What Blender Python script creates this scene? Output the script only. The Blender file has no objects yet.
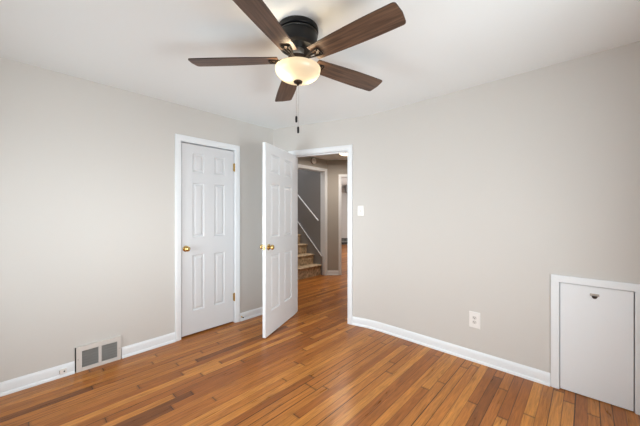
import bpy, bmesh, math, random
from mathutils import Vector, Matrix

random.seed(4)
S = bpy.context.scene
COL = S.collection
PI = math.pi

# ------------------------------------------------------------------ camera
cam_d = bpy.data.cameras.new('camera')
cam_d.sensor_width = 36.0
cam_d.lens = 285.44 / 640 * 36.0
cam_d.clip_start = 0.02
cam = bpy.data.objects.new('camera', cam_d)
cam.location = (3.052, 0.0, 1.30)
cam.rotation_euler = (PI / 2, 0, math.radians(43.053))
COL.objects.link(cam)
S.camera = cam

# ------------------------------------------------------------------ world, daylight, exposure
w = bpy.data.worlds.new('sky')
S.world = w
w.use_nodes = True
w.node_tree.nodes['Background'].inputs[0].default_value = (0.85, 0.92, 1.0, 1)
w.node_tree.nodes['Background'].inputs[1].default_value = 1.0


def area(name, loc, direction, sx, sy, power, color=(1, 1, 1), spread=180):
    l = bpy.data.lights.new(name, 'AREA')
    l.shape = 'RECTANGLE'
    l.size, l.size_y = sx, sy
    l.energy = power
    l.color = color
    l.spread = math.radians(spread)
    o = bpy.data.objects.new(name, l)
    o.location = loc
    o.rotation_euler = Vector(direction).to_track_quat('-Z', 'Z').to_euler()
    COL.objects.link(o)
    return o


# daylight in the two window openings behind the camera, plus added narrow beams
SKYLIGHT = (0.90, 0.97, 1.0)
area('daylight_side_window', (3.625, 1.18, 1.08), (-1, 0, 0), 1.0, 1.1, 43, SKYLIGHT, 180)
area('side_window_fill_beam', (3.630, 1.0, 1.22), (-1, -0.22, 0), 0.5, 0.7, 2.2, SKYLIGHT, 45)  # added beam, aimed to brighten the left wall
area('daylight_rear_window', (1.0, -0.515, 1.08), (0, 1, 0), 1.0, 1.1, 10, SKYLIGHT, 180)
area('rear_window_fill_beam', (1.0, -0.520, 1.05), (0, 1, 0), 0.9, 0.9, 11, SKYLIGHT, 84)  # added narrow beam to shape the bright area on the right wall

S.view_settings.view_transform = 'Standard'
S.view_settings.look = 'None'
S.view_settings.exposure = 0.15
S.view_settings.gamma = 1.0
S.view_settings.use_curve_mapping = False
S.cycles.use_denoising = True
S.cycles.max_bounces = 14
S.cycles.diffuse_bounces = 8

# ------------------------------------------------------------------ room numbers (metres)
H = 2.412
REAR, SIDE = -0.43, 3.54
CY, YR, XK = 2.349, 2.759, 1.243          # corner, right wall, bend of the door wall
LD = math.hypot(XK, YR - CY)
UX, UY = XK / LD, (YR - CY) / LD           # along the door wall
NX, NY = UY, -UX                           # into the room
ANG = math.atan2(UY, UX)
T = 0.12                                   # wall thickness


def dw(u, off=0.0):
    """point on the door wall: u along it, off into the room"""
    return (u * UX + off * NX, CY + u * UY + off * NY)


TAN = 0.19
RAD = TAN / math.tan(ANG / 2)
ARC_C = (XK + TAN, YR - RAD)


def arc(n=14):
    pts = []
    for i in range(n + 1):
        a = PI / 2 + ANG * (1 - i / n)
        pts.append((ARC_C[0] + RAD * math.cos(a), ARC_C[1] + RAD * math.sin(a)))
    return pts


# hall: left wall plane, angled end wall
HX = -0.933
P0 = Vector((-0.933, 4.48))
DA = Vector((0.7308, 0.6826))              # along the angled end wall
DB = Vector((-0.6826, 0.7308))             # away from the camera


def far(a, b):
    p = P0 + DA * a + DB * b
    return (p.x, p.y)


# ------------------------------------------------------------------ materials
def mat(name, color, rough=0.5, metal=0.0, coat=0.0, bump=0.0, bscale=200.0, spec=0.5, vary=0.0):
    m = bpy.data.materials.new(name)
    m.use_nodes = True
    nt = m.node_tree
    b = nt.nodes['Principled BSDF']
    b.inputs['Base Color'].default_value = (*color, 1)
    b.inputs['Roughness'].default_value = rough
    b.inputs['Metallic'].default_value = metal
    b.inputs['Coat Weight'].default_value = coat
    b.inputs['Specular IOR Level'].default_value = spec
    if bump or vary:
        tc = nt.nodes.new('ShaderNodeTexCoord')
        n = nt.nodes.new('ShaderNodeTexNoise')
        n.inputs['Scale'].default_value = bscale
        n.inputs['Detail'].default_value = 4
        nt.links.new(tc.outputs['Object'], n.inputs['Vector'])
        if bump:
            bp = nt.nodes.new('ShaderNodeBump')
            bp.inputs['Strength'].default_value = bump
            bp.inputs['Distance'].default_value = 0.002
            nt.links.new(n.outputs['Fac'], bp.inputs['Height'])
            nt.links.new(bp.outputs['Normal'], b.inputs['Normal'])
        if vary:
            r = nt.nodes.new('ShaderNodeValToRGB')
            r.color_ramp.elements[0].position = 0.3
            r.color_ramp.elements[1].position = 0.7
            r.color_ramp.elements[0].color = (*[c * (1 - vary) for c in color], 1)
            r.color_ramp.elements[1].color = (*[min(1, c * (1 + vary)) for c in color], 1)
            nt.links.new(n.outputs['Fac'], r.inputs['Fac'])
            nt.links.new(r.outputs['Color'], b.inputs['Base Color'])
    return m


M_WALL = mat('greige_paint', (0.64, 0.622, 0.593), 0.75, bump=0.05, bscale=160)
M_CEIL = mat('ceiling_white', (0.83, 0.865, 0.875), 0.85, bump=0.04, bscale=120)
M_TRIM = mat('white_trim_paint', (0.84, 0.875, 0.905), 0.35)
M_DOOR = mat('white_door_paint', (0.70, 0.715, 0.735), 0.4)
M_DOOR_BRIGHTENED = mat('white_door_paint_brightened', (0.83, 0.87, 0.905), 0.38)  # door white lightened to make up for weak light on the open door
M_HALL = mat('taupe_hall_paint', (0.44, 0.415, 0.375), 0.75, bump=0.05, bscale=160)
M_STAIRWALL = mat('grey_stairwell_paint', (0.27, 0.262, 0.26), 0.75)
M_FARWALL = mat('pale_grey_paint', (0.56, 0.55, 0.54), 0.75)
M_BRASS = mat('polished_brass', (0.72, 0.50, 0.20), 0.22, 1.0)
M_STEEL = mat('satin_steel', (0.50, 0.46, 0.42), 0.35, 1.0)
M_BLACK = mat('black_metal', (0.006, 0.006, 0.007), 0.42, spec=0.35)
M_BRONZE = mat('dark_bronze', (0.045, 0.03, 0.022), 0.32, 0.7)
M_BRACKET = mat('oiled_bronze_bracket', (0.012, 0.009, 0.008), 0.6, spec=0.15)
M_NICKEL = mat('bright_nickel', (0.80, 0.77, 0.72), 0.3, 1.0)
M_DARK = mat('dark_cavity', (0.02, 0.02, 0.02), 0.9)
M_GRILLE = mat('grey_grille_metal', (0.40, 0.41, 0.40), 0.5)
M_GRILLE_FRAME = mat('off_white_register_metal', (0.68, 0.655, 0.62), 0.4)
M_PLATE = mat('white_plastic', (0.86, 0.845, 0.82), 0.35)
M_CARPET = mat('tan_carpet', (0.44, 0.32, 0.20), 0.95, bump=0.6, bscale=20, vary=0.5)
M_CHAIN = mat('chain_metal', (0.42, 0.40, 0.38), 0.35, 0.9)
M_WINDOW = mat('window_white', (0.8, 0.8, 0.8), 0.4)


def nodes(m):
    return m.node_tree.nodes, m.node_tree.links


def make_floor_mat():
    m = bpy.data.materials.new('oak_strip_floor')
    m.use_nodes = True
    N, L = nodes(m)
    b = N['Principled BSDF']

    def math_(op, a, c=None, d=None):
        n = N.new('ShaderNodeMath')
        n.operation = op
        for i, v in enumerate((a, c, d)):
            if v is None:
                continue
            if isinstance(v, (int, float)):
                n.inputs[i].default_value = v
            else:
                L.new(v, n.inputs[i])
        return n.outputs[0]

    tc = N.new('ShaderNodeTexCoord')
    sep = N.new('ShaderNodeSeparateXYZ')
    L.new(tc.outputs['Object'], sep.inputs[0])
    X, Y = sep.outputs[0], sep.outputs[1]
    W = 0.0605
    xr = math_('DIVIDE', math_('ADD', X, 10.013), W)
    row = math_('FLOOR', xr)
    fx = math_('FRACT', xr)
    wn = N.new('ShaderNodeTexWhiteNoise')
    wn.noise_dimensions = '1D'
    L.new(row, wn.inputs['W'])
    wn2 = N.new('ShaderNodeTexWhiteNoise')
    wn2.noise_dimensions = '1D'
    L.new(math_('ADD', row, 531.7), wn2.inputs['W'])
    ln = math_('MULTIPLY_ADD', wn2.outputs['Value'], 1.1, 0.95)
    yr = math_('ADD', math_('DIVIDE', math_('ADD', Y, 20.0), ln), math_('MULTIPLY', wn.outputs['Value'], 7.0))
    idx = math_('FLOOR', yr)
    fy = math_('FRACT', yr)
    comb = N.new('ShaderNodeCombineXYZ')
    L.new(row, comb.inputs[0])
    L.new(idx, comb.inputs[1])
    pl = N.new('ShaderNodeTexWhiteNoise')
    pl.noise_dimensions = '2D'
    L.new(comb.outputs[0], pl.inputs['Vector'])
    prand = pl.outputs['Value']
    # one tone per board
    ramp = N.new('ShaderNodeValToRGB')
    cr = ramp.color_ramp
    cr.elements[0].position = 0.0
    cr.elements[0].color = (0.16, 0.052, 0.012, 1)
    cr.elements[1].position = 1.0
    cr.elements[1].color = (0.54, 0.222, 0.046, 1)
    for p, c in ((0.07, (0.30, 0.095, 0.018, 1)), (0.3, (0.385, 0.131, 0.025, 1)), (0.75, (0.45, 0.170, 0.033, 1))):
        e = cr.elements.new(p)
        e.color = c
    L.new(prand, ramp.inputs['Fac'])
    # grain, stretched along the board and shifted from board to board
    gv = N.new('ShaderNodeCombineXYZ')
    L.new(math_('MULTIPLY', X, 26.0), gv.inputs[0])
    L.new(math_('MULTIPLY', Y, 1.6), gv.inputs[1])
    L.new(math_('MULTIPLY', prand, 60.0), gv.inputs[2])
    g = N.new('ShaderNodeTexNoise')
    g.inputs['Scale'].default_value = 2.2
    g.inputs['Detail'].default_value = 7
    g.inputs['Roughness'].default_value = 0.65
    g.inputs['Distortion'].default_value = 1.1
    L.new(gv.outputs[0], g.inputs['Vector'])
    gr = N.new('ShaderNodeMapRange')
    gr.inputs['From Min'].default_value = 0.3
    gr.inputs['From Max'].default_value = 0.7
    gr.inputs['To Min'].default_value = 0.62
    gr.inputs['To Max'].default_value = 1.38
    L.new(g.outputs['Fac'], gr.inputs['Value'])
    fine = N.new('ShaderNodeTexNoise')
    fv = N.new('ShaderNodeCombineXYZ')
    L.new(math_('MULTIPLY', X, 260.0), fv.inputs[0])
    L.new(math_('MULTIPLY', Y, 9.0), fv.inputs[1])
    L.new(math_('MULTIPLY', prand, 31.0), fv.inputs[2])
    fine.inputs['Scale'].default_value = 1.0
    fine.inputs['Detail'].default_value = 3
    L.new(fv.outputs[0], fine.inputs['Vector'])
    fr = N.new('ShaderNodeMapRange')
    fr.inputs['To Min'].default_value = 0.80
    fr.inputs['To Max'].default_value = 1.19
    L.new(fine.outputs['Fac'], fr.inputs['Value'])
    tot = math_('MULTIPLY', gr.outputs[0], fr.outputs[0])
    mul = N.new('ShaderNodeMix')
    mul.data_type = 'RGBA'
    mul.blend_type = 'MULTIPLY'
    mul.inputs['Factor'].default_value = 1.0
    L.new(ramp.outputs['Color'], mul.inputs['A'])
    grey = N.new('ShaderNodeCombineColor')
    for i in range(3):
        L.new(tot, grey.inputs[i])
    L.new(grey.outputs[0], mul.inputs['B'])
    # seams between boards and at board ends, some tighter than others
    sx = math_('MINIMUM', fx, math_('SUBTRACT', 1.0, fx))
    wn3 = N.new('ShaderNodeTexWhiteNoise')
    wn3.noise_dimensions = '1D'
    L.new(math_('FLOOR', math_('ADD', xr, 0.5)), wn3.inputs['W'])
    r2 = math_('POWER', wn3.outputs['Value'], 2.0)
    seam_w = math_('MULTIPLY_ADD', r2, 0.032, 0.020)
    seamx = math_('MULTIPLY', math_('LESS_THAN', sx, seam_w), math_('MULTIPLY_ADD', wn3.outputs['Value'], 0.5, 0.5))
    ey = math_('MULTIPLY', math_('MINIMUM', fy, math_('SUBTRACT', 1.0, fy)), ln)
    seamy = math_('LESS_THAN', ey, 0.0020)
    smudge = N.new('ShaderNodeMapRange')
    smudge.inputs['From Min'].default_value = 0.0
    smudge.inputs['From Max'].default_value = 0.018
    smudge.inputs['To Min'].default_value = 0.40
    smudge.inputs['To Max'].default_value = 0.0
    L.new(ey, smudge.inputs['Value'])
    seam = math_('MAXIMUM', math_('MAXIMUM', seamx, seamy), smudge.outputs[0])
    dark = N.new('ShaderNodeMix')
    dark.data_type = 'RGBA'
    L.new(math_('MULTIPLY', seam, 0.95), dark.inputs['Factor'])
    L.new(mul.outputs['Result'], dark.inputs['A'])
    dark.inputs['B'].default_value = (0.035, 0.013, 0.005, 1)
    L.new(dark.outputs['Result'], b.inputs['Base Color'])
    b.inputs['Roughness'].default_value = 0.34
    rn = math_('MULTIPLY_ADD', g.outputs['Fac'], 0.16, 0.22)
    L.new(rn, b.inputs['Roughness'])
    b.inputs['Specular IOR Level'].default_value = 0.34
    bp = N.new('ShaderNodeBump')
    bp.inputs['Strength'].default_value = 0.25
    bp.inputs['Distance'].default_value = 0.002
    hgt = math_('SUBTRACT', math_('MULTIPLY', fine.outputs['Fac'], 0.25), seam)
    L.new(hgt, bp.inputs['Height'])
    L.new(bp.outputs['Normal'], b.inputs['Normal'])
    return m


M_FLOOR = make_floor_mat()


def make_walnut():
    m = bpy.data.materials.new('walnut_blade')
    m.use_nodes = True
    N, L = nodes(m)
    b = N['Principled BSDF']
    tc = N.new('ShaderNodeTexCoord')
    mp = N.new('ShaderNodeMapping')
    mp.inputs['Scale'].default_value = (4.0, 60.0, 60.0)
    L.new(tc.outputs['Object'], mp.inputs[0])
    n = N.new('ShaderNodeTexNoise')
    n.inputs['Scale'].default_value = 1.0
    n.inputs['Detail'].default_value = 6
    n.inputs['Distortion'].default_value = 0.7
    L.new(mp.outputs[0], n.inputs['Vector'])
    r = N.new('ShaderNodeValToRGB')
    r.color_ramp.elements[0].position = 0.3
    r.color_ramp.elements[0].color = (0.040, 0.021, 0.013, 1)
    r.color_ramp.elements[1].position = 0.72
    r.color_ramp.elements[1].color = (0.165, 0.092, 0.056, 1)
    L.new(n.outputs['Fac'], r.inputs['Fac'])
    L.new(r.outputs['Color'], b.inputs['Base Color'])
    b.inputs['Roughness'].default_value = 0.45
    return m


M_WALNUT = make_walnut()
M_BLADE_EDGE = mat('dark_blade_edge', (0.03, 0.016, 0.010), 0.5)


def make_frosted():
    m = bpy.data.materials.new('frosted_glass')
    m.use_nodes = True
    N, L = nodes(m)
    out = N['Material Output']
    N.remove(N['Principled BSDF'])
    tr = N.new('ShaderNodeBsdfTranslucent')
    tr.inputs[0].default_value = (0.27, 0.245, 0.20, 1)
    df = N.new('ShaderNodeBsdfDiffuse')
    df.inputs[0].default_value = (0.9, 0.85, 0.75, 1)
    mx = N.new('ShaderNodeMixShader')
    mx.inputs[0].default_value = 0.3
    L.new(tr.outputs[0], mx.inputs[1])
    L.new(df.outputs[0], mx.inputs[2])
    gl = N.new('ShaderNodeBsdfGlossy')
    gl.inputs['Roughness'].default_value = 0.25
    mx2 = N.new('ShaderNodeMixShader')
    mx2.inputs[0].default_value = 0.05
    L.new(mx.outputs[0], mx2.inputs[1])
    L.new(gl.outputs[0], mx2.inputs[2])
    L.new(mx2.outputs[0], out.inputs[0])
    return m


M_FROST = make_frosted()


def make_glow(name, color, strength):
    m = bpy.data.materials.new(name)
    m.use_nodes = True
    b = m.node_tree.nodes['Principled BSDF']
    b.inputs['Base Color'].default_value = (*color, 1)
    b.inputs['Emission Color'].default_value = (*color, 1)
    b.inputs['Emission Strength'].default_value = strength
    return m


def make_pane():
    m = bpy.data.materials.new('window_glass')
    m.use_nodes = True
    N, L = nodes(m)
    N.remove(N['Principled BSDF'])
    t = N.new('ShaderNodeBsdfTransparent')
    g = N.new('ShaderNodeBsdfGlossy')
    g.inputs['Roughness'].default_value = 0.02
    x = N.new('ShaderNodeMixShader')
    x.inputs[0].default_value = 0.06
    L.new(t.outputs[0], x.inputs[1])
    L.new(g.outputs[0], x.inputs[2])
    L.new(x.outputs[0], N['Material Output'].inputs[0])
    return m


M_PANE = make_pane()


# ------------------------------------------------------------------ mesh helpers
def link(name, bm, m, parent=None, smooth=None, bevel=0.0):
    if bevel:
        es = [e for e in bm.edges if len(e.link_faces) == 2 and e.calc_face_angle(0) > 0.6]
        bmesh.ops.bevel(bm, geom=es, offset=bevel, segments=2, affect='EDGES', profile=0.6)
    bmesh.ops.recalc_face_normals(bm, faces=bm.faces)
    me = bpy.data.meshes.new(name)
    bm.to_mesh(me)
    bm.free()
    for mm in (m if isinstance(m, (list, tuple)) else [m]):
        me.materials.append(mm)
    if smooth is not None:
        for p in me.polygons:
            p.use_smooth = True
        me.set_sharp_from_angle(angle=math.radians(smooth))
    o = bpy.data.objects.new(name, me)
    COL.objects.link(o)
    if parent is not None:
        o.parent = parent
    return o


def tag(o, label, cat, group=None):
    o['label'] = label
    o['category'] = cat
    if group:
        o['group'] = group
    return o


def empty(name, loc=(0, 0, 0), rz=0.0, parent=None):
    o = bpy.data.objects.new(name, None)
    o.location = loc
    o.rotation_euler = (0, 0, rz)
    o.empty_display_size = 0.1
    COL.objects.link(o)
    if parent is not None:
        o.parent = parent
    return o


def structure(o):
    o['kind'] = 'structure'
    return o


def box(bm, lo, hi, mtx=None):
    vs = [bm.verts.new((x, y, z)) for x in (lo[0], hi[0]) for y in (lo[1], hi[1]) for z in (lo[2], hi[2])]
    for f in ((0, 1, 3, 2), (4, 6, 7, 5), (0, 4, 5, 1), (2, 3, 7, 6), (0, 2, 6, 4), (1, 5, 7, 3)):
        bm.faces.new([vs[i] for i in f])
    if mtx is not None:
        bmesh.ops.transform(bm, matrix=mtx, verts=vs)
    return vs


def extrude_poly(bm, pts, z0, z1):
    a = [bm.verts.new((p[0], p[1], z0)) for p in pts]
    b = [bm.verts.new((p[0], p[1], z1)) for p in pts]
    n = len(pts)
    bm.faces.new(a[::-1])
    bm.faces.new(b)
    for i in range(n):
        bm.faces.new([a[i], a[(i + 1) % n], b[(i + 1) % n], b[i]])


def thick_strip(bm, pts, t, z0, z1):
    """wall over an open polyline; the body lies t to the left of the path"""
    off = offset_path(pts, t)
    for i in range(len(pts) - 1):
        pass
    extr = list(pts) + off[::-1]
    n = len(pts)
    lo1 = [bm.verts.new((p[0], p[1], z0)) for p in pts]
    hi1 = [bm.verts.new((p[0], p[1], z1)) for p in pts]
    lo2 = [bm.verts.new((p[0], p[1], z0)) for p in off]
    hi2 = [bm.verts.new((p[0], p[1], z1)) for p in off]
    for i in range(n - 1):
        bm.faces.new([lo1[i], lo1[i + 1], hi1[i + 1], hi1[i]])
        bm.faces.new([lo2[i + 1], lo2[i], hi2[i], hi2[i + 1]])
        bm.faces.new([hi1[i], hi1[i + 1], hi2[i + 1], hi2[i]])
        bm.faces.new([lo1[i + 1], lo1[i], lo2[i], lo2[i + 1]])
    bm.faces.new([lo1[0], hi1[0], hi2[0], lo2[0]])
    bm.faces.new([lo1[-1], lo2[-1], hi2[-1], hi1[-1]])


def offset_path(pts, d):
    """offset an open polyline by d to its left"""
    out = []
    n = len(pts)
    for i in range(n):
        ns = []
        for j in (i - 1, i):
            if 0 <= j < n - 1:
                v = Vector((pts[j + 1][0] - pts[j][0], pts[j + 1][1] - pts[j][1])).normalized()
                ns.append(Vector((-v.y, v.x)))
        s = sum(ns, Vector((0, 0)))
        s.normalize()
        k = d / max(0.2, s.dot(ns[0]))
        out.append((pts[i][0] + s.x * k, pts[i][1] + s.y * k))
    return out


def sweep(bm, pts, prof):
    """sweep a profile of (offset to the left, z) along an open polyline"""
    rows = [offset_path(pts, o) for o, z in prof]
    vs = [[bm.verts.new((x, y, prof[k][1])) for x, y in rows[k]] for k in range(len(prof))]
    m = len(prof)
    for k in range(m):
        k2 = (k + 1) % m
        for i in range(len(pts) - 1):
            bm.faces.new([vs[k][i], vs[k][i + 1], vs[k2][i + 1], vs[k2][i]])
    bm.faces.new([vs[k][0] for k in range(m)])
    bm.faces.new([vs[k][-1] for k in range(m)][::-1])


def lathe(bm, prof, n=32, center=(0, 0, 0), axis='Z'):
    rings = []
    mt = Matrix.Identity(3)
    if axis == 'X':
        mt = Matrix.Rotation(PI / 2, 3, 'Y')
    elif axis == 'Y':
        mt = Matrix.Rotation(-PI / 2, 3, 'X')
    c = Vector(center)
    for r, z in prof:
        if r < 1e-6:
            rings.append([bm.verts.new(c + mt @ Vector((0, 0, z)))])
        else:
            rings.append([bm.verts.new(c + mt @ Vector((r * math.cos(2 * PI * i / n), r * math.sin(2 * PI * i / n), z)))
                          for i in range(n)])
    for a, b in zip(rings, rings[1:]):
        if len(a) == 1 and len(b) == 1:
            continue
        for i in range(n):
            j = (i + 1) % n
            if len(a) == 1:
                bm.faces.new([a[0], b[j], b[i]])
            elif len(b) == 1:
                bm.faces.new([a[i], a[j], b[0]])
            else:
                bm.faces.new([a[i], a[j], b[j], b[i]])
    return rings


def cap_ring(bm, ring):
    if len(ring) > 2:
        bm.faces.new(ring)


def solid_lathe(bm, prof, n=32, center=(0, 0, 0), axis='Z'):
    rings = lathe(bm, prof, n, center, axis)
    cap_ring(bm, rings[0])
    cap_ring(bm, rings[-1])


def tube(bm, pts, r, n=8, closed=False):
    pts = [Vector(p) for p in pts]
    rings = []
    m = len(pts)
    for i, p in enumerate(pts):
        if closed:
            t = pts[(i + 1) % m] - pts[i - 1]
        else:
            t = pts[min(i + 1, m - 1)] - pts[max(i - 1, 0)]
        t.normalize()
        up = Vector((0, 0, 1)) if abs(t.z) < 0.9 else Vector((1, 0, 0))
        a = t.cross(up).normalized()
        b = t.cross(a)
        rings.append([bm.verts.new(p + (a * math.cos(2 * PI * k / n) + b * math.sin(2 * PI * k / n)) * r) for k in range(n)])
    for i in range(m if closed else m - 1):
        A, B = rings[i], rings[(i + 1) % m]
        for k in range(n):
            bm.faces.new([A[k], A[(k + 1) % n], B[(k + 1) % n], B[k]])
    if not closed:
        bm.faces.new(rings[0])
        bm.faces.new(rings[-1][::-1])


def frame3(origin, xdir, ydir):
    """matrix with local x, y along the given plan directions and z up"""
    x = Vector((xdir[0], xdir[1], 0)).normalized()
    y = Vector((ydir[0], ydir[1], 0)).normalized()
    m = Matrix.Identity(4)
    m.col[0][:3] = x
    m.col[1][:3] = y
    m.col[2][:3] = (0, 0, 1)
    m.col[3][:3] = origin
    return m


# ------------------------------------------------------------------ shell of the bedroom
# floor and ceiling run through bedroom, hall and far room
ROOM = [(HX - T, REAR - T), (SIDE + T, REAR - T), (SIDE + T, YR + T), (1.53, YR + T), (1.53, 6.85), (HX - T, 4.62 - 0.15)]
FAR = [far(0.0, 0.02), far(3.4, 0.02), far(3.4, 6.1), far(0.0, 6.1)]
bm = bmesh.new()
extrude_poly(bm, ROOM, -0.12, 0.0)
extrude_poly(bm, FAR, -0.121, -0.001)
extrude_poly(bm, [(-1.4, 3.3), (HX - T + 0.01, 3.3), (HX - T + 0.01, 4.46), (-1.4, 4.46)], -0.12, -0.002)
structure(link('floor', bm, M_FLOOR))
bm = bmesh.new()
extrude_poly(bm, ROOM, H, H + 0.12)
extrude_poly(bm, FAR, H + 0.001, H + 0.121)
structure(link('ceiling', bm, M_CEIL))

# left wall with the closet opening
CO0, CO1, COH = 1.164, 1.792, 2.050
bm = bmesh.new()
box(bm, (-T, REAR - T, 0), (0, CO0, H))
box(bm, (-T, CO1, 0), (0, CY, H))
box(bm, (-T, CO0, COH), (0, CO1, H))
structure(link('wall_left', bm, M_WALL))

# door wall, at an angle, with the doorway
DO0, DO1, DOH = 0.297, 1.052, 2.042
bm = bmesh.new()
for u0, u1, z0, z1 in ((-0.0, DO0, 0, H), (DO1, LD - TAN, 0, H), (DO0, DO1, DOH, H)):
    a, b = dw(u0), dw(u1)
    c, d = dw(u1, -T), dw(u0, -T)
    extrude_poly(bm, [a, b, c, d], z0, z1)
structure(link('wall_door', bm, [M_WALL]))

# right wall: curves out of the door wall, then runs straight, with the hatch opening
HA0, HA1, HAH = 2.902, 3.284, 0.792
bm = bmesh.new()
thick_strip(bm, arc() + [(HA0, YR)], T, 0, H)
thick_strip(bm, [(HA0, YR), (HA1, YR)], T, HAH, H)
thick_strip(bm, [(HA1, YR), (SIDE + T, YR)], T, 0, H)
structure(link('wall_right', bm, M_WALL, smooth=12))

# rear and side walls behind the camera, each with its window
def window_wall(name, origin, xdir, ydir, length, wx0, wx1, wz0, wz1):
    M4 = frame3(origin, xdir, ydir)
    b_ = bmesh.new()
    box(b_, (0, 0, 0), (wx0, T, H), M4)
    box(b_, (wx1, 0, 0), (length, T, H), M4)
    box(b_, (wx0, 0, 0), (wx1, T, wz0), M4)
    box(b_, (wx0, 0, wz1), (wx1, T, H), M4)
    return structure(link(name, b_, M_WALL))


def window(name, origin, xdir, ydir, wx0, wx1, wz0, wz1, label):
    M4 = frame3(origin, xdir, ydir)
    root = structure(empty(name))
    tag(root, label, 'window')
    b_ = bmesh.new()
    for lo, hi in (((wx0 - 0.06, -0.018, wz0 - 0.06), (wx0 + 0.02, 0.1, wz1 + 0.06)),
                   ((wx1 - 0.02, -0.018, wz0 - 0.06), (wx1 + 0.06, 0.1, wz1 + 0.06)),
                   ((wx0 + 0.02, -0.018, wz1 - 0.02), (wx1 - 0.02, 0.1, wz1 + 0.06)),
                   ((wx0 + 0.02, -0.03, wz0 - 0.06), (wx1 - 0.02, 0.1, wz0 + 0.02))):
        box(b_, lo, hi, M4)
    link('frame', b_, M_WINDOW, root)
    b_ = bmesh.new()
    zm = (wz0 + wz1) / 2
    box(b_, (wx0 + 0.02, 0.05, zm - 0.025), (wx1 - 0.02, 0.085, zm + 0.025), M4)
    link('sash_rail', b_, M_WINDOW, root)
    b_ = bmesh.new()
    box(b_, (wx0 + 0.02, 0.064, wz0 + 0.02), (wx1 - 0.02, 0.068, wz1 - 0.02), M4)
    link('pane', b_, M_PANE, root)


window_wall('wall_rear', (-T, REAR, 0), (1, 0), (0, -1), SIDE + 2 * T, T + 0.46, T + 1.54, 0.48, 1.68)
window('window_1', (-T, REAR, 0), (1, 0), (0, -1), T + 0.46, T + 1.54, 0.48, 1.68,
       'white framed window in the rear wall behind the camera')
window_wall('wall_side', (SIDE, REAR, 0), (0, 1), (1, 0), YR - REAR, 1.07, 2.15, 0.48, 1.68)
window('window_2', (SIDE, REAR, 0), (0, 1), (1, 0), 1.07, 2.15, 0.48, 1.68,
       'white framed window in the wall opposite the closet')

# closed closet behind the left wall, closed crawl space behind the hatch
bm = bmesh.new()
box(bm, (-0.70, 1.00, 0), (-0.66, 1.95, H))
box(bm, (-0.66, 1.00, 0), (-T, 1.04, H))
box(bm, (-0.66, 1.91, 0), (-T, 1.95, H))
structure(link('wall_closet', bm, M_WALL))
bm = bmesh.new()
box(bm, (2.80, YR + T + 0.30, 0), (3.40, YR + T + 0.34, 0.95))
box(bm, (2.80, YR + T, 0), (2.84, YR + T + 0.30, 0.95))
box(bm, (3.36, YR + T, 0), (3.40, YR + T + 0.30, 0.95))
box(bm, (2.80, YR + T, 0.91), (3.40, YR + T + 0.34, 0.95))
box(bm, (2.80, YR + T, -0.04), (3.40, YR + T + 0.34, 0.0))
structure(link('wall_crawlspace', bm, M_DARK))

# ------------------------------------------------------------------ baseboards
BASE = [(0, 0), (0.024, 0), (0.024, 0.009), (0.020, 0.018), (0.013, 0.022), (0.013, 0.074), (0.010, 0.083), (0.004, 0.092), (0, 0.093)]
BASE = BASE[::-1]


def baseboard(name, pts_list):
    """room lies to the LEFT of each path"""
    b_ = bmesh.new()
    for pts in pts_list:
        sweep(b_, pts, BASE)
    return structure(link(name, b_, M_TRIM, smooth=25))


baseboard('baseboard_left', [[(0, 0.334), (0, REAR)], [(0, 1.112), (0, 0.656)], [(0, CY), (0, 1.852)]])
baseboard('baseboard_door', [[dw(0.241), dw(0.013)]])
baseboard('baseboard_right', [[(2.853, YR)] + arc()[::-1] + [dw(1.111)], [(SIDE, YR), (3.336, YR)]])
baseboard('baseboard_rear', [[(0, REAR), (SIDE, REAR)]])
baseboard('baseboard_side', [[(SIDE, REAR), (SIDE, YR)]])

# ------------------------------------------------------------------ casings and jambs
CAS_W = 0.057


def casing(name, M4, x0, x1, ztop, jamb_depth, zbot=0.0, wdt=CAS_W, m=None, back=True, wall_t=T):
    """local x along the wall, local y INTO the wall (room at y<0)"""
    b_ = bmesh.new()

    def leg(xi, sgn, z0, z1):
        # profile from the inner edge outwards
        pr = [(0, 0), (0, -0.011), (0.004, -0.014), (0.012, -0.013), (0.020, -0.016), (wdt - 0.008, -0.019), (wdt - 0.002, -0.017), (wdt, -0.012), (wdt, 0)]
        lo = [b_.verts.new((xi + sgn * p[0], p[1], z0)) for p in pr]
        # mitred top
        hi = [b_.verts.new((xi + sgn * p[0], p[1], z1 + p[0])) for p in pr]
        n = len(pr)
        for i in range(n):
            b_.faces.new([lo[i], lo[(i + 1) % n], hi[(i + 1) % n], hi[i]])
        b_.faces.new(lo)
        return hi, lo

    r = 0.006
    ha, la = leg(x0 - r, -1, zbot, ztop + r)
    hb, lb = leg(x1 + r, +1, zbot, ztop + r)
    n = len(ha)
    for i in range(n):
        b_.faces.new([ha[i], ha[(i + 1) % n], hb[(i + 1) % n], hb[i]])
    vs = list(b_.verts)
    # jamb lining through the wall thickness
    if jamb_depth:
        t_ = 0.017
        vs += box(b_, (x0 - t_, -0.001, zbot), (x0, jamb_depth, ztop + t_))
        vs += box(b_, (x1, -0.001, zbot), (x1 + t_, jamb_depth, ztop + t_))
        vs += box(b_, (x0, -0.001, ztop), (x1, jamb_depth, ztop + t_))
    bmesh.ops.transform(b_, matrix=M4, verts=vs)
    return structure(link(name, b_, m or M_TRIM, smooth=30))


# left wall frame: local x = +y, local y = -x
M_LEFT = frame3((0, 0, 0), (0, 1), (-1, 0))
casing('trim_1', M_LEFT, CO0 + 0.009, CO1 - 0.009, COH - 0.009, T)
M_DW = frame3((0, CY, 0), (UX, UY), (-NX, -NY))
casing('trim_2', M_DW, DO0 + 0.012, DO1 - 0.005, DOH - 0.006, T)
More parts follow.
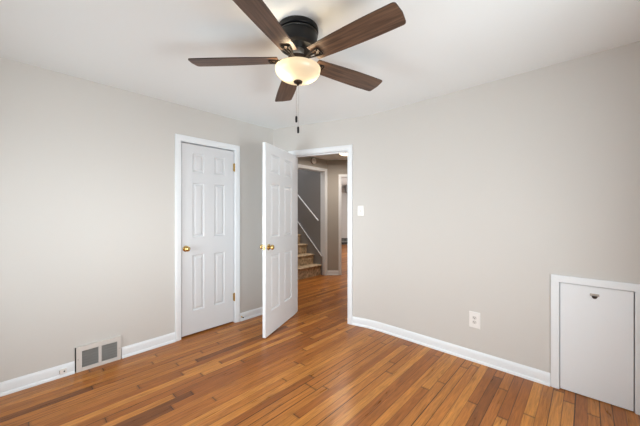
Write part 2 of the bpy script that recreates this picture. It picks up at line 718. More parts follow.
# door stop strips inside the two jambs, and the casing on the hall side
bm = bmesh.new()
for lo, hi in (((DO0 + 0.012, 0.045, 0), (DO0 + 0.023, 0.08, DOH - 0.006)), ((DO1 - 0.016, 0.045, 0), (DO1 - 0.005, 0.08, DOH - 0.006)),
               ((DO0 + 0.023, 0.045, DOH - 0.017), (DO1 - 0.016, 0.08, DOH - 0.006))):
    box(bm, lo, hi, M_DW)
structure(link('trim_3', bm, M_TRIM))
# hatch casing: wider flat boards with a small bevel
M_RW = frame3((0, YR, 0), (1, 0), (0, 1))
bm = bmesh.new()
for lo, hi in (((2.855, -0.019, 0), (2.905, 0.0, HAH - 0.002)), ((3.281, -0.019, 0), (3.335, 0.0, HAH - 0.002)),
               ((2.855, -0.019, HAH - 0.002), (3.335, 0.0, 0.840))):
    b2 = bmesh.new()
    box(b2, lo, hi, M_RW)
    bmesh.ops.bevel(b2, geom=[e for e in b2.edges], offset=0.003, segments=2, affect='EDGES')
    me_ = bpy.data.meshes.new('tmp')
    b2.to_mesh(me_)
    b2.free()
    bm.from_mesh(me_)
    bpy.data.meshes.remove(me_)
structure(link('trim_4', bm, M_TRIM, smooth=30))
bm = bmesh.new()
for lo, hi in (((HA0, 0.0, 0), (HA0 + 0.003, 0.06, HAH)), ((HA1 - 0.003, 0.0, 0), (HA1, 0.06, HAH)), ((HA0, 0.0, HAH - 0.003), (HA1, 0.06, HAH))):
    box(bm, lo, hi, M_RW)
structure(link('trim_5', bm, M_TRIM))


# ------------------------------------------------------------------ six panel doors
def six_panel(bm, W_, HT, TH, stile, mull, rows):
    """slab with x 0..W, z 0..HT, faces at y=0 and y=TH, both carrying six raised panels"""
    pw = (W_ - 2 * stile - mull) / 2
    cols = [(stile, stile + pw), (stile + pw + mull, W_ - stile)]
    xs = sorted({0, W_} | {v for c in cols for v in c})
    zs = sorted({0, HT} | {v for r in rows for v in r})
    for y, s in ((0.0, 1), (TH, -1)):
        grid = {}

        def V(x, z):
            k = (round(x, 5), round(z, 5))
            if k not in grid:
                grid[k] = bm.verts.new((x, y, z))
            return grid[k]
        for i in range(len(xs) - 1):
            for j in range(len(zs) - 1):
                cell = (xs[i], xs[i + 1], zs[j], zs[j + 1])
                is_panel = any(abs(cell[0] - c[0]) < 1e-6 and abs(cell[1] - c[1]) < 1e-6 for c in cols) and \
                    any(abs(cell[2] - r[0]) < 1e-6 and abs(cell[3] - r[1]) < 1e-6 for r in rows)
                ring = [V(cell[0], cell[2]), V(cell[1], cell[2]), V(cell[1], cell[3]), V(cell[0], cell[3])]
                if not is_panel:
                    bm.faces.new(ring if s > 0 else ring[::-1])
                    continue
                prev = ring
                for ins, dep in ((0.004, 0.002), (0.009, 0.012), (0.014, 0.0135), (0.018, 0.0135), (0.036, 0.004), (0.039, 0.003)):
                    x0, x1, z0, z1 = cell[0] + ins, cell[1] - ins, cell[2] + ins, cell[3] - ins
                    yy = y + s * dep
                    cur = [bm.verts.new(p) for p in ((x0, yy, z0), (x1, yy, z0), (x1, yy, z1), (x0, yy, z1))]
                    for k in range(4):
                        q = [prev[k], prev[(k + 1) % 4], cur[(k + 1) % 4], cur[k]]
                        bm.faces.new(q if s > 0 else q[::-1])
                    prev = cur
                bm.faces.new(prev if s > 0 else prev[::-1])
    # edges
    e = [[(0, 0), (W_, 0)], [(W_, 0), (W_, HT)], [(W_, HT), (0, HT)], [(0, HT), (0, 0)]]
    for a, b in e:
        bm.faces.new([bm.verts.new((a[0], 0, a[1])), bm.verts.new((b[0], 0, b[1])), bm.verts.new((b[0], TH, b[1])), bm.verts.new((a[0], TH, a[1]))])
    bmesh.ops.remove_doubles(bm, verts=bm.verts, dist=1e-5)


ROWS = [(0.240, 0.838), (1.022, 1.606), (1.716, 1.922)]


def knob_set(parent, x, z, y_face, s, m=M_BRASS):
    """rosette and knob standing off a face at y_face in direction s"""
    b_ = bmesh.new()
    solid_lathe(b_, [(0.009, s * 0.0), (0.010, s * 0.024), (0.014, s * 0.028), (0.024, s * 0.034), (0.0275, s * 0.043), (0.0265, s * 0.052),
                     (0.020, s * 0.059), (0.010, s * 0.062), (0.0001, s * 0.0625)], 28, (x, y_face, z), 'Y')
    k = link('knob', b_, m, parent, smooth=40)
    b_ = bmesh.new()
    solid_lathe(b_, [(0.032, 0), (0.032, s * 0.003), (0.028, s * 0.007), (0.014, s * 0.009), (0.011, s * 0.010)], 28, (x, y_face, z), 'Y')
    link('rosette', b_, m, k, smooth=40)
    return k


def hinge(parent, x, y, z, leafdir, m=M_BRASS):
    b_ = bmesh.new()
    solid_lathe(b_, [(0.002, -0.050), (0.0055, -0.047), (0.0055, 0.047), (0.002, 0.050)], 12, (x, y, z))
    box(b_, (min(x, x + leafdir * 0.016), y + 0.0015, z - 0.044), (max(x, x + leafdir * 0.016), y + 0.0055, z + 0.044))
    return link('hinge', b_, m, parent, smooth=40)


# closet door: local x along +y of the room, face at local y=0 looking into the room
door1 = structure(empty('door_1', (-0.010, CO0 + 0.0165, 0.017), PI / 2))
tag(door1, 'closed white six-panel closet door with brass knob on its left side', 'door')
bm = bmesh.new()
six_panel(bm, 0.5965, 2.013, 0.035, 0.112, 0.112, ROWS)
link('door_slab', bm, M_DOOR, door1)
knob_set(door1, 0.042, 0.910, 0.0, -1)
for hz in (0.288, 1.822):
    hinge(door1, 0.6015, -0.0105, hz, -1)
# (local x 0 is the latch side, nearest the camera)

# bedroom door, standing open on its left-hand hinges; local x runs from hinge to free edge
hp = dw(0.313, 0.006)
dang = math.atan2(1.749 - hp[1], 0.606 - hp[0])
door2 = structure(empty('door_2', (hp[0], hp[1], 0.012), dang))
tag(door2, 'open white six-panel bedroom door swung into the room beside the hall doorway', 'door')
bm = bmesh.new()
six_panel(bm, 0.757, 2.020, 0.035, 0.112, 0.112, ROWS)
link('door_slab', bm, M_DOOR_BRIGHTENED, door2)
knob_set(door2, 0.757 - 0.062, 0.93, 0.0, -1)
knob_set(door2, 0.757 - 0.062, 0.93, 0.035, 1)
bm = bmesh.new()
box(bm, (0.7565, 0.006, 0.90), (0.7582, 0.029, 0.96))
box(bm, (0.758, 0.012, 0.92), (0.766, 0.023, 0.94))
link('latch_plate', bm, M_BRASS, door2)
for hz in (0.19, 1.01, 1.80):
    hinge(door2, -0.004, -0.004, hz, 1)

# ------------------------------------------------------------------ hatch in the right wall
hatch = empty('access_panel', (2.9085, YR, 0.006))
tag(hatch, 'white knee-wall access panel set low in the right wall with a small metal latch', 'access panel')
bm = bmesh.new()
box(bm, (0, -0.004, 0), (3.2755 - 2.9085, 0.016, 0.7785))
link('panel_board', bm, M_TRIM, hatch, bevel=0.0015)
latch = empty('latch', (3.092 - 2.9085, -0.004, 0.712), 0, hatch)
latch.scale = (1.25, 1.2, 1.2)
bm = bmesh.new()
box(bm, (-0.019, -0.003, 0.002), (0.019, 0.0, 0.016))
solid_lathe(bm, [(0.004, 0), (0.004, -0.004), (0.0001, -0.005)], 10, (0.0155, -0.003, 0.009), 'Y')
solid_lathe(bm, [(0.004, 0), (0.004, -0.004), (0.0001, -0.005)], 10, (-0.0155, -0.003, 0.009), 'Y')
link('latch_plate', bm, M_STEEL, latch)
bm = bmesh.new()
# half-round cup under the plate
prof = []
nseg = 14
top = []
for i in range(nseg + 1):
    a = PI + PI * i / nseg
    top.append((0.013 * math.cos(a), 0.018 * math.sin(a)))
front = [bm.verts.new((x * 0.8, -0.010, 0.004 + z * 0.8)) for x, z in top]
backv = [bm.verts.new((x, 0.0, 0.004 + z)) for x, z in top]
for i in range(nseg):
    bm.faces.new([front[i], front[i + 1], backv[i + 1], backv[i]])
bm.faces.new(front)
bm.faces.new([front[0], backv[0], backv[-1], front[-1]])
bm.faces.new(backv[::-1])
link('latch_cup', bm, M_BRONZE, latch, smooth=40)

# ------------------------------------------------------------------ return-air grille low on the left wall
ret = empty('air_return_grille', (0, 0.343, 0.0), PI / 2)     # local x along +y, local y = -x
tag(ret, 'off-white double return-air grille set in the baseboard of the left wall', 'air vent')
GW, GH = 0.304, 0.204
bm = bmesh.new()
O1, O2 = (0.036, 0.145), (0.166, 0.277)
Z0, Z1 = 0.028, 0.165
FY = -0.022
for lo, hi in (((0, FY, 0), (O1[0], -0.001, GH)), ((O1[1], FY, 0), (O2[0], -0.001, GH)), ((O2[1], FY, 0), (GW, -0.001, GH)),
               ((O1[0], FY, 0), (O1[1], -0.001, Z0)), ((O1[0], FY, Z1), (O1[1], -0.001, GH)),
               ((O2[0], FY, 0), (O2[1], -0.001, Z0)), ((O2[0], FY, Z1), (O2[1], -0.001, GH))):
    box(bm, lo, hi)
bmesh.ops.remove_doubles(bm, verts=bm.verts, dist=1e-6)
link('register_frame', bm, M_GRILLE_FRAME, ret)
for x0, x1 in (O1, O2):
    bm = bmesh.new()
    k = 0
    n = 15
    for i in range(n):
        x = x0 + (x1 - x0) * (i + 0.5) / n
        box(bm, (-0.0009, -0.006, Z0), (0.0009, 0.006, Z1), Matrix.Translation((x, -0.012, 0)) @ Matrix.Rotation(math.radians(28), 4, 'Z'))
    for j in range(1, 6):
        z = Z0 + (Z1 - Z0) * j / 6
        box(bm, (x0, -0.0165, z - 0.0008), (x1, -0.0145, z + 0.0008))
    link('louvers', bm, M_GRILLE, ret)
    bm = bmesh.new()
    box(bm, (x0, -0.003, Z0), (x1, -0.001, Z1))
    link('backing', bm, M_DARK, ret)
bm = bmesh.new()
box(bm, (-0.006, -0.010, 0.004), (-0.0005, -0.001, GH - 0.006))  # dark strip standing in for the shade in the gap beside the grille
link('gap_shade_strip', bm, M_DARK, ret)
for sx in (0.012, GW - 0.012):
    bm = bmesh.new()
    solid_lathe(bm, [(0.004, 0), (0.0035, -0.0015), (0.0001, -0.0022)], 12, (sx, FY, GH / 2), 'Y')
    link('screw', bm, M_STEEL, ret)

# little surface jack on the baseboard, left of the grille
jack = empty('cable_jack', (0.013, 0.264, 0.028), PI / 2)
tag(jack, 'small white cable jack box on the baseboard left of the return-air grille', 'cable jack')
bm = bmesh.new()
box(bm, (-0.020, -0.016, 0), (0.020, 0, 0.036))
link('housing', bm, M_PLATE, jack, bevel=0.003)
bm = bmesh.new()
solid_lathe(bm, [(0.005, 0), (0.005, -0.003), (0.003, -0.0035), (0.003, -0.001)], 14, (0.006, -0.016, 0.019), 'Y')
link('socket', bm, M_DARK, jack)
bm = bmesh.new()
box(bm, (-0.0215, -0.012, 0.006), (-0.0195, -0.004, 0.03))  # dark strip on the left side of the box
link('dark_side_strip', bm, M_DARK, jack)

# door stop at the foot of the closet casing
st = empty('door_stop', (0.013, 1.868, 0.050), PI / 2)
tag(st, 'tiny brass door stop on the baseboard right of the closet door', 'door stop')
bm = bmesh.new()
solid_lathe(bm, [(0.009, 0), (0.009, -0.003), (0.0045, -0.005), (0.0045, -0.030)], 14, (0, 0, 0), 'Y')
link('post', bm, M_BRASS, st, smooth=40)
bm = bmesh.new()
solid_lathe(bm, [(0.007, -0.030), (0.007, -0.040), (0.004, -0.042)], 14, (0, 0, 0), 'Y')
link('bumper', bm, M_DARK, st, smooth=40)

# ------------------------------------------------------------------ wall plates
def plate(bm, w_, h_, t_=0.006):
    a = [bm.verts.new(p) for p in ((-w_ / 2, 0, -h_ / 2), (w_ / 2, 0, -h_ / 2), (w_ / 2, 0, h_ / 2), (-w_ / 2, 0, h_ / 2))]
    i = 0.004
    b = [bm.verts.new(p) for p in ((-w_ / 2, -0.003, -h_ / 2), (w_ / 2, -0.003, -h_ / 2), (w_ / 2, -0.003, h_ / 2), (-w_ / 2, -0.003, h_ / 2))]
    c = [bm.verts.new(p) for p in ((-w_ / 2 + i, -t_, -h_ / 2 + i), (w_ / 2 - i, -t_, -h_ / 2 + i), (w_ / 2 - i, -t_, h_ / 2 - i), (-w_ / 2 + i, -t_, h_ / 2 - i))]
    for p, q in ((a, b), (b, c)):
        for k in range(4):
            bm.faces.new([p[k], p[(k + 1) % 4], q[(k + 1) % 4], q[k]])
    bm.faces.new(c)
    bm.faces.new(a[::-1])


aa = PI / 2 + ANG * 0.76                    # on the curve between door casing and right wall
sw = empty('light_switch', (ARC_C[0] + (RAD - 0.001) * math.cos(aa), ARC_C[1] + (RAD - 0.001) * math.sin(aa), 1.326), aa - PI / 2)
tag(sw, 'white toggle light switch on the wall right of the hall doorway', 'light switch')
bm = bmesh.new()
plate(bm, 0.072, 0.116)
link('cover_plate', bm, M_PLATE, sw)
bm = bmesh.new()
box(bm, (-0.007, -0.0085, -0.014), (0.007, -0.0055, 0.014))
link('toggle_bezel', bm, M_GRILLE_FRAME, sw)
bm = bmesh.new()
box(bm, (-0.0045, -0.020, -0.004), (0.0045, -0.006, 0.006), Matrix.Rotation(math.radians(-22), 4, 'X'))
link('toggle', bm, M_PLATE, sw, bevel=0.001)
for z in (-0.032, 0.032):
    bm = bmesh.new()
    solid_lathe(bm, [(0.0035, 0), (0.003, -0.0012), (0.0001, -0.0016)], 12, (0, -0.006, z), 'Y')
    link('screw', bm, M_STEEL, sw)

outl = empty('wall_outlet', (2.333, YR, 0.362), 0)
tag(outl, 'white duplex wall outlet low on the right wall', 'outlet')
bm = bmesh.new()
plate(bm, 0.089, 0.140)
link('cover_plate', bm, M_PLATE, outl)
M_SLOT = mat('socket_slot', (0.05, 0.045, 0.04), 0.7)
M_RECEPT = mat('receptacle_plastic', (0.70, 0.68, 0.655), 0.4)
for z in (-0.0195, 0.0195):
    bm = bmesh.new()
    pts = []
    for i in range(28):
        a = 2 * PI * i / 28
        pts.append((0.0172 * math.cos(a), max(-0.0135, min(0.0135, 0.0172 * math.sin(a)))))
    f = [bm.verts.new((x, -0.0075, z + y)) for x, y in pts]
    g = [bm.verts.new((x, -0.005, z + y)) for x, y in pts]
    for i in range(28):
        bm.faces.new([f[i], f[(i + 1) % 28], g[(i + 1) % 28], g[i]])
    bm.faces.new(f)
    bm.faces.new(g[::-1])
    r = link('receptacle', bm, M_RECEPT, outl)
    bm = bmesh.new()
    box(bm, (-0.0075, -0.0080, z - 0.001), (-0.005, -0.0070, z + 0.009))
    box(bm, (0.005, -0.0080, z), (0.0072, -0.0070, z + 0.008))
    solid_lathe(bm, [(0.003, 0.0005), (0.003, -0.0005)], 10, (0, -0.0075, z - 0.007), 'Y')
    link('slots', bm, M_SLOT, r)
bm = bmesh.new()
solid_lathe(bm, [(0.003, 0), (0.0025, -0.0012), (0.0001, -0.0016)], 12, (0, -0.006, 0), 'Y')
link('screw', bm, M_STEEL, outl)

# ------------------------------------------------------------------ ceiling fan
FX, FYY = 1.777, 1.170
fan = empty('ceiling_fan', (FX, FYY, H))
tag(fan, 'black flush-mount ceiling fan with five walnut blades and a lit frosted bowl light', 'ceiling fan')
Z = lambda z: z - H
bm = bmesh.new()
solid_lathe(bm, [(0.121, Z(2.412)), (0.123, Z(2.406)), (0.123, Z(2.388)), (0.119, Z(2.384))], 48)
link('canopy', bm, M_BLACK, fan, smooth=30)
bm = bmesh.new()
solid_lathe(bm, [(0.110, Z(2.386)), (0.113, Z(2.380)), (0.117, Z(2.372)), (0.117, Z(2.312)), (0.112, Z(2.298)), (0.098, Z(2.288)), (0.060, Z(2.285))], 48)
motor = link('motor_housing', bm, M_BLACK, fan, smooth=30)
bm = bmesh.new()
solid_lathe(bm, [(0.117, Z(2.374)), (0.1195, Z(2.373)), (0.1195, Z(2.367)), (0.117, Z(2.366))], 48)
link('trim_ring', bm, mat('black_ring', (0.03, 0.03, 0.03), 0.2), motor, smooth=30)
bm = bmesh.new()
solid_lathe(bm, [(0.046, Z(2.238)), (0.060, Z(2.236)), (0.062, Z(2.228)), (0.058, Z(2.212)), (0.050, Z(2.206)), (0.040, Z(2.198))], 40)
link('flywheel', bm, M_BRONZE, fan, smooth=30)
bm = bmesh.new()
solid_lathe(bm, [(0.036, Z(2.286)), (0.036, Z(2.240)), (0.040, Z(2.238)), (0.040, Z(2.234))], 36)
link('motor_neck', bm, M_NICKEL, fan, smooth=30)
# light kit: fitter arms and bowl
bm = bmesh.new()
solid_lathe(bm, [(0.038, Z(2.199)), (0.043, Z(2.197)), (0.046, Z(2.192)), (0.046, Z(2.150)), (0.020, Z(2.146))], 36)
for k in range(3):
    a = 2 * PI * k / 3 + 0.5
    tube(bm, [(0.042 * math.cos(a), 0.042 * math.sin(a), Z(2.188)), (0.125 * math.cos(a), 0.125 * math.sin(a), Z(2.178)),
              (0.1395 * math.cos(a), 0.1395 * math.sin(a), Z(2.168))], 0.004, 8)
link('light_fitter', bm, M_BRONZE, fan, smooth=35)
bm = bmesh.new()
prof = [(0.1335, Z(2.172)), (0.1370, Z(2.170))]
for i in range(0, 13):
    a = PI / 2 * i / 12
    prof.append((max(0.012, 0.1370 * math.cos(a) ** 0.86), Z(2.166) - 0.071 * math.sin(a)))
lathe(bm, prof, 56)
link('lamp_shade', bm, M_FROST, fan, smooth=60)
bm = bmesh.new()
solid_lathe(bm, [(0.010, Z(2.103)), (0.025, Z(2.097)), (0.0275, Z(2.092)), (0.025, Z(2.086)), (0.013, Z(2.081)), (0.006, Z(2.077)), (0.0065, Z(2.073)),
                 (0.004, Z(2.069)), (0.0001, Z(2.067))], 24)
link('finial', bm, M_BRONZE, fan, smooth=35)
# two pull chains hanging below the finial (side by side across the view)
for dx, z_end, fl in ((-0.010, 1.884, 0.036), (0.001, 1.820, 0.037)):
    px, py = dx * DA.x, dx * DA.y
    bm = bmesh.new()
    z = 2.071
    while z > z_end:
        bmesh.ops.create_icosphere(bm, subdivisions=1, radius=0.0015, matrix=Matrix.Translation((px, py, Z(z))))
        z -= 0.0042
    tube(bm, [(px, py, Z(2.073)), (px, py, Z(z_end))], 0.0005, 5)
    ch = link('pull_chain', bm, M_CHAIN, fan)
    bm = bmesh.new()
    solid_lathe(bm, [(0.001, Z(z_end) + 0.003), (0.0055, Z(z_end)), (0.0068, Z(z_end) - 0.005), (0.0068, Z(z_end) - fl + 0.004), (0.005, Z(z_end) - fl), (0.0005, Z(z_end) - fl - 0.001)],
                14, (px, py, 0))
    link('chain_fob', bm, M_BLACK, ch, smooth=40)

# blade, lying along local +x, pitched about its own length
def blade_mesh():
    b_ = bmesh.new()
    outline = []
    x0, x1 = 0.118, 0.658
    w0, w1 = 0.055, 0.071
    n = 14
    for i in range(n + 1):                       # one long side, bowing out to its widest near the tip
        t_ = i / n
        outline.append((x0 + (x1 - 0.024 - x0) * t_, -(w0 + (w1 - w0) * math.sin(PI / 2 * min(1, t_ * 1.15)) - 0.006 * max(0, t_ - 0.75))))
    wt = -outline[-1][1]
    for i in range(1, 7):                        # rounded corner
        a = -PI / 2 + PI / 2 * i / 6
        outline.append((x1 - 0.024 + 0.018 * math.cos(a), -wt + 0.018 + 0.018 * math.sin(a)))
    outline.append((x1, 0.0))
    full = outline + [(x, -y) for x, y in outline[::-1][1:]]
    th = 0.0055
    lo = [b_.verts.new((x, y, -th / 2)) for x, y in full]
    hi = [b_.verts.new((x, y, th / 2)) for x, y in full]
    b_.faces.new(lo[::-1])
    b_.faces.new(hi)
    m_ = len(full)
    for i in range(m_):
        f_ = b_.faces.new([lo[i], lo[(i + 1) % m_], hi[(i + 1) % m_], hi[i]])
        f_.material_index = 1
    return b_


def bracket_mesh():
    """open loop bracket under the blade root, with an arm back to the flywheel"""
    b_ = bmesh.new()
    zz = -0.0075
    loop = [(0.085, -0.012, zz), (0.155, -0.026, zz), (0.168, -0.027, zz), (0.173, -0.022, zz), (0.173, 0.022, zz), (0.168, 0.027, zz), (0.155, 0.026, zz), (0.085, 0.012, zz)]
    tube(b_, loop, 0.0042, 8, closed=True)
    box(b_, (0.055, -0.014, zz - 0.003), (0.095, 0.014, zz + 0.003))
    for x, y in ((0.135, -0.0), (0.158, -0.014), (0.158, 0.014)):
        solid_lathe(b_, [(0.0055, zz + 0.003), (0.0055, zz - 0.003), (0.003, zz - 0.005)], 10, (x, y, 0))
    box(b_, (0.095, -0.003, zz - 0.003), (0.135, 0.003, zz + 0.003))
    return b_


PITCH = math.radians(-11)
first = None
for k in range(5):
    ang = math.radians(220.35 - 72 * k)
    if first is None:
        bl = link('blade', blade_mesh(), [M_WALNUT, M_BLADE_EDGE], fan)
        br = link('blade_bracket', bracket_mesh(), M_BRACKET, bl, smooth=40)
        first = (bl, br)
    else:
        bl, br = first[0].copy(), first[1].copy()
        COL.objects.link(bl)
        COL.objects.link(br)
        bl.parent = fan
        br.parent = bl
    bl.location = (0, 0, Z(2.225))
    bl.rotation_euler = (Matrix.Rotation(ang, 3, 'Z') @ Matrix.Rotation(PITCH, 3, 'X')).to_euler()

# the fan's two bulbs inside the bowl
for i, (a, r_) in enumerate(((math.radians(246), 0.080), (math.radians(70), 0.080))):
    l = bpy.data.lights.new('fan_bulb', 'POINT')
    l.energy = (2.3, 1.3)[i]
    l.color = (1.0, 0.80, 0.54)
    l.shadow_soft_size = 0.028
    o = bpy.data.objects.new('fan_bulb', l)
    o.location = (FX + r_ * math.cos(a), FYY + r_ * math.sin(a), 2.130)
    COL.objects.link(o)

# ------------------------------------------------------------------ hall seen through the doorway
SO0, SO1, SOH = 3.42, 4.418, 2.165                # stair opening in the hall's left wall
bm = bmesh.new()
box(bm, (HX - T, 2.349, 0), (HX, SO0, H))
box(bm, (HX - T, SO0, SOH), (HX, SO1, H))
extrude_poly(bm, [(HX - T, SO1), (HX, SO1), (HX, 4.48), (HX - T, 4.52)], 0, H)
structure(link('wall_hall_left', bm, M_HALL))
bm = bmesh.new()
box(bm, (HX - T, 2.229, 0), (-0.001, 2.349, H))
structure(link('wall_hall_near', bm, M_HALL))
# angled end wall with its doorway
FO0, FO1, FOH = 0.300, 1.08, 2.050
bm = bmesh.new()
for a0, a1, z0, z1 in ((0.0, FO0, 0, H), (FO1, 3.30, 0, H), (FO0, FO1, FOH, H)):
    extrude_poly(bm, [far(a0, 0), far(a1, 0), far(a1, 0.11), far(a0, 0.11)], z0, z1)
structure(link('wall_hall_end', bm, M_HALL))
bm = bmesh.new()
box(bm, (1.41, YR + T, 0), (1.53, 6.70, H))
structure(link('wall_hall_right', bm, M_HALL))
# casings
M_TRIM2 = M_TRIM
M_HL = frame3((HX, 0, 0), (0, 1), (-1, 0))
casing('trim_6', M_HL, SO0 + 0.004, SO1 - 0.004, SOH - 0.004, T + 0.005)
M_HE = frame3((P0.x, P0.y, 0), DA, DB)
casing('trim_7', M_HE, FO0 + 0.004, FO1 - 0.004, FOH - 0.004, 0.11)
baseboard('baseboard_hall', [[far(FO0 - 0.06, 0), far(0.0, 0)], [far(3.0, 0), far(FO1 + 0.06, 0)]])

# stairwell
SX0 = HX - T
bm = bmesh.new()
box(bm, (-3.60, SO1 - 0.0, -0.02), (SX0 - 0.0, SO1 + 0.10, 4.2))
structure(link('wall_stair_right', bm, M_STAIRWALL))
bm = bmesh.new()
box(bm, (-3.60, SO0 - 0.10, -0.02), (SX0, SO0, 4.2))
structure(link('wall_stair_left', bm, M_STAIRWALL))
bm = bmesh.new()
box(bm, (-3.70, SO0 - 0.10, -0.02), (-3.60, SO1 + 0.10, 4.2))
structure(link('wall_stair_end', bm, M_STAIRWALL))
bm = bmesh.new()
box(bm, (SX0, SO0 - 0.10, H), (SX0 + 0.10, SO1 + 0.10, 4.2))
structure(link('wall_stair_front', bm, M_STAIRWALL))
bm = bmesh.new()
box(bm, (-3.70, SO0 - 0.10, 4.2), (SX0 + 0.10, SO1 + 0.10, 4.3))
structure(link('ceiling_stairwell', bm, M_CEIL))

stairs = empty('staircase', (-1.02, 3.92, 0))
tag(stairs, 'tan carpeted staircase rising to the left beyond the hall opening', 'staircase')
RISE, RUN, NST = 0.200, 0.210, 10
for k in range(NST):
    bm = bmesh.new()
    y0, y1 = SO0 + 0.018 - 3.92, SO1 - 0.030 - 3.92
    xa, xb = -k * RUN, -(k + 1) * RUN - 0.02
    z1 = 0.222 + k * RISE
    z0 = z1 - RISE if k else 0.0
    # rounded nosing profile in x, z
    pr = [(xb, z0), (xa - 0.012, z0), (xa - 0.010, z1 - 0.045), (xa + 0.010, z1 - 0.036), (xa + 0.020, z1 - 0.020), (xa + 0.018, z1 - 0.006), (xa + 0.006, z1), (xb, z1)]
    a = [bm.verts.new((x, y0, z)) for x, z in pr]
    b = [bm.verts.new((x, y1, z)) for x, z in pr]
    n = len(pr)
    for i in range(n):
        bm.faces.new([a[i], a[(i + 1) % n], b[(i + 1) % n], b[i]])
    bm.faces.new(a[::-1])
    bm.faces.new(b)
    link('step', bm, M_CARPET, stairs, smooth=50)
# white skirt board against the right-hand wall
bm = bmesh.new()
L_ = NST * RUN
sl = RISE / RUN
pr = [(0.02, 0.0), (0.02, 0.400), (-L_, 0.419 + L_ * sl), (-L_, 0.0)]
y0, y1 = SO1 - 0.028 - 3.92, SO1 - 0.002 - 3.92
a = [bm.verts.new((x, y0, z)) for x, z in pr]
b = [bm.verts.new((x, y1, z)) for x, z in pr]
for i in range(4):
    bm.faces.new([a[i], a[(i + 1) % 4], b[(i + 1) % 4], b[i]])
bm.faces.new(a)
bm.faces.new(b[::-1])
link('skirt_board', bm, M_STAIRWALL, stairs)
bm = bmesh.new()
pr = [(0.024, 0.388), (0.024, 0.406), (-L_, 0.427 + L_ * sl), (-L_, 0.409 + L_ * sl)]
y0 = SO1 - 0.040 - 3.92
a = [bm.verts.new((x, y0, z)) for x, z in pr]
b = [bm.verts.new((x, y1 - 0.026, z)) for x, z in pr]
for i in range(4):
    bm.faces.new([a[i], a[(i + 1) % 4], b[(i + 1) % 4], b[i]])
bm.faces.new(a)
bm.faces.new(b[::-1])
link('skirt_cap', bm, M_TRIM, stairs)

rail = empty('handrail', (-1.106, SO1, 1.172))
tag(rail, 'white sloping handrail on the grey stairwell wall', 'handrail')
slope = (1.757 - 1.172) / (1.765 - 1.106)
bm = bmesh.new()
tube(bm, [(0.035, -0.060, -0.031), (-0.7, -0.060, 0.7 * slope), (-1.9, -0.060, 1.9 * slope)], 0.014, 10)
link('rail', bm, M_TRIM, rail, smooth=40)
for x in (-0.25, -1.1):
    bm = bmesh.new()
    tube(bm, [(x, 0.0, -x * slope - 0.07), (x, -0.05, -x * slope - 0.06), (x, -0.060, -x * slope - 0.01)], 0.007, 8)
    link('bracket', bm, M_STEEL, rail, smooth=40)

# smoke detector on the hall wall above the opening
sd = empty('smoke_detector', (HX, 4.061, 2.335), PI / 2)
tag(sd, 'round white smoke detector on the hall wall above the stair opening', 'smoke detector')
bm = bmesh.new()
solid_lathe(bm, [(0.062, 0), (0.062, -0.012), (0.058, -0.014)], 32, (0, 0, 0), 'Y')
link('mounting_base', bm, mat('brown_base', (0.10, 0.07, 0.05), 0.6), sd, smooth=35)
bm = bmesh.new()
solid_lathe(bm, [(0.056, -0.014), (0.058, -0.020), (0.056, -0.036), (0.046, -0.044), (0.020, -0.046), (0.0001, -0.046)], 32, (0, 0, 0), 'Y')
link('cover', bm, M_PLATE, sd, smooth=35)

# hall ceiling light, glowing warm, just peeking under the door header
hl = empty('ceiling_light', (-0.13, 4.10, H))
tag(hl, 'warm glowing flush ceiling light in the hall beyond the doorway', 'ceiling light')
bm = bmesh.new()
solid_lathe(bm, [(0.15, 0.0), (0.15, -0.014), (0.14, -0.018)], 36)
link('base_ring', bm, M_BRASS, hl, smooth=35)
bm = bmesh.new()
pr = [(0.135, -0.016)] + [(max(0.0001, 0.135 * math.cos(PI / 2 * i / 8)), -0.018 - 0.055 * math.sin(PI / 2 * i / 8)) for i in range(1, 9)]
solid_lathe(bm, pr, 36)
link('lamp_shade', bm, make_glow('hall_lamp_glow', (1.0, 0.82, 0.58), 3.0), hl, smooth=60)
l = bpy.data.lights.new('hall_lamp', 'AREA')
l.shape = 'DISK'
l.size = 0.24
l.energy = 15
l.color = (1.0, 0.90, 0.80)
o = bpy.data.objects.new('hall_lamp', l)
o.location = (-0.13, 4.10, H - 0.078)
COL.objects.link(o)

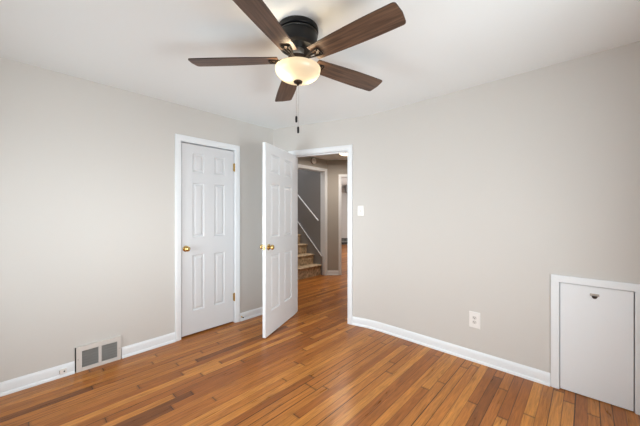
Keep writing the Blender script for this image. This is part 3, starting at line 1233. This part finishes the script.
# ------------------------------------------------------------------ far room through the angled doorway
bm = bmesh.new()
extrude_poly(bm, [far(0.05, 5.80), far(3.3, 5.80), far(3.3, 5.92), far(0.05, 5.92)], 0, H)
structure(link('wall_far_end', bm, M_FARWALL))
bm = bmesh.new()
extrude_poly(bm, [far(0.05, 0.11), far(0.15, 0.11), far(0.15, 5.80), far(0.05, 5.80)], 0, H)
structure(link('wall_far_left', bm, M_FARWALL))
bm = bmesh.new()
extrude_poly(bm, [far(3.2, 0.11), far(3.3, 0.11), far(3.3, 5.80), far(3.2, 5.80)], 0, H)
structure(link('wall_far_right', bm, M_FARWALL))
bm = bmesh.new()
extrude_poly(bm, [far(0.88, 5.2), far(3.2, 5.2), far(3.2, 5.80), far(0.88, 5.80)], 2.12, H)
structure(link('trim_8', bm, M_STAIRWALL))
rg = empty('wall_register', (*far(0.86, 5.80), 0.02), math.atan2(DA.y, DA.x))
tag(rg, 'dark slatted wall register at the foot of the far room wall', 'wall register')
bm = bmesh.new()
for lo, hi in (((-0.25, -0.03, 0), (0.25, 0, 0.03)), ((-0.25, -0.03, 0.21), (0.25, 0, 0.24)), ((-0.25, -0.03, 0.03), (-0.22, 0, 0.21)), ((0.22, -0.03, 0.03), (0.25, 0, 0.21))):
    box(bm, lo, hi)
link('frame', bm, M_BRONZE, rg)
bm = bmesh.new()
box(bm, (-0.22, -0.012, 0.03), (0.22, 0, 0.21))
link('backing', bm, M_DARK, rg)
bm = bmesh.new()
for i in range(8):
    x = -0.22 + 0.44 * (i + 0.5) / 8
    box(bm, (x - 0.007, -0.026, 0.03), (x + 0.007, -0.012, 0.21))
box(bm, (-0.22, -0.026, 0.10), (0.22, -0.012, 0.125))
link('slats', bm, M_GRILLE, rg)
area('stairwell_fill', (-2.3, 3.92, 4.15), (0, 0, -1), 1.8, 0.8, 45, (0.95, 0.98, 1.0))  # unseen lamp added overhead to brighten the stairwell
area('far_room_fill', (*far(3.0, 3.2), 1.5), (-DA.x, -DA.y, 0), 1.4, 1.2, 70, (1.0, 0.98, 0.95))  # added lamp, out of view, that lights the far room
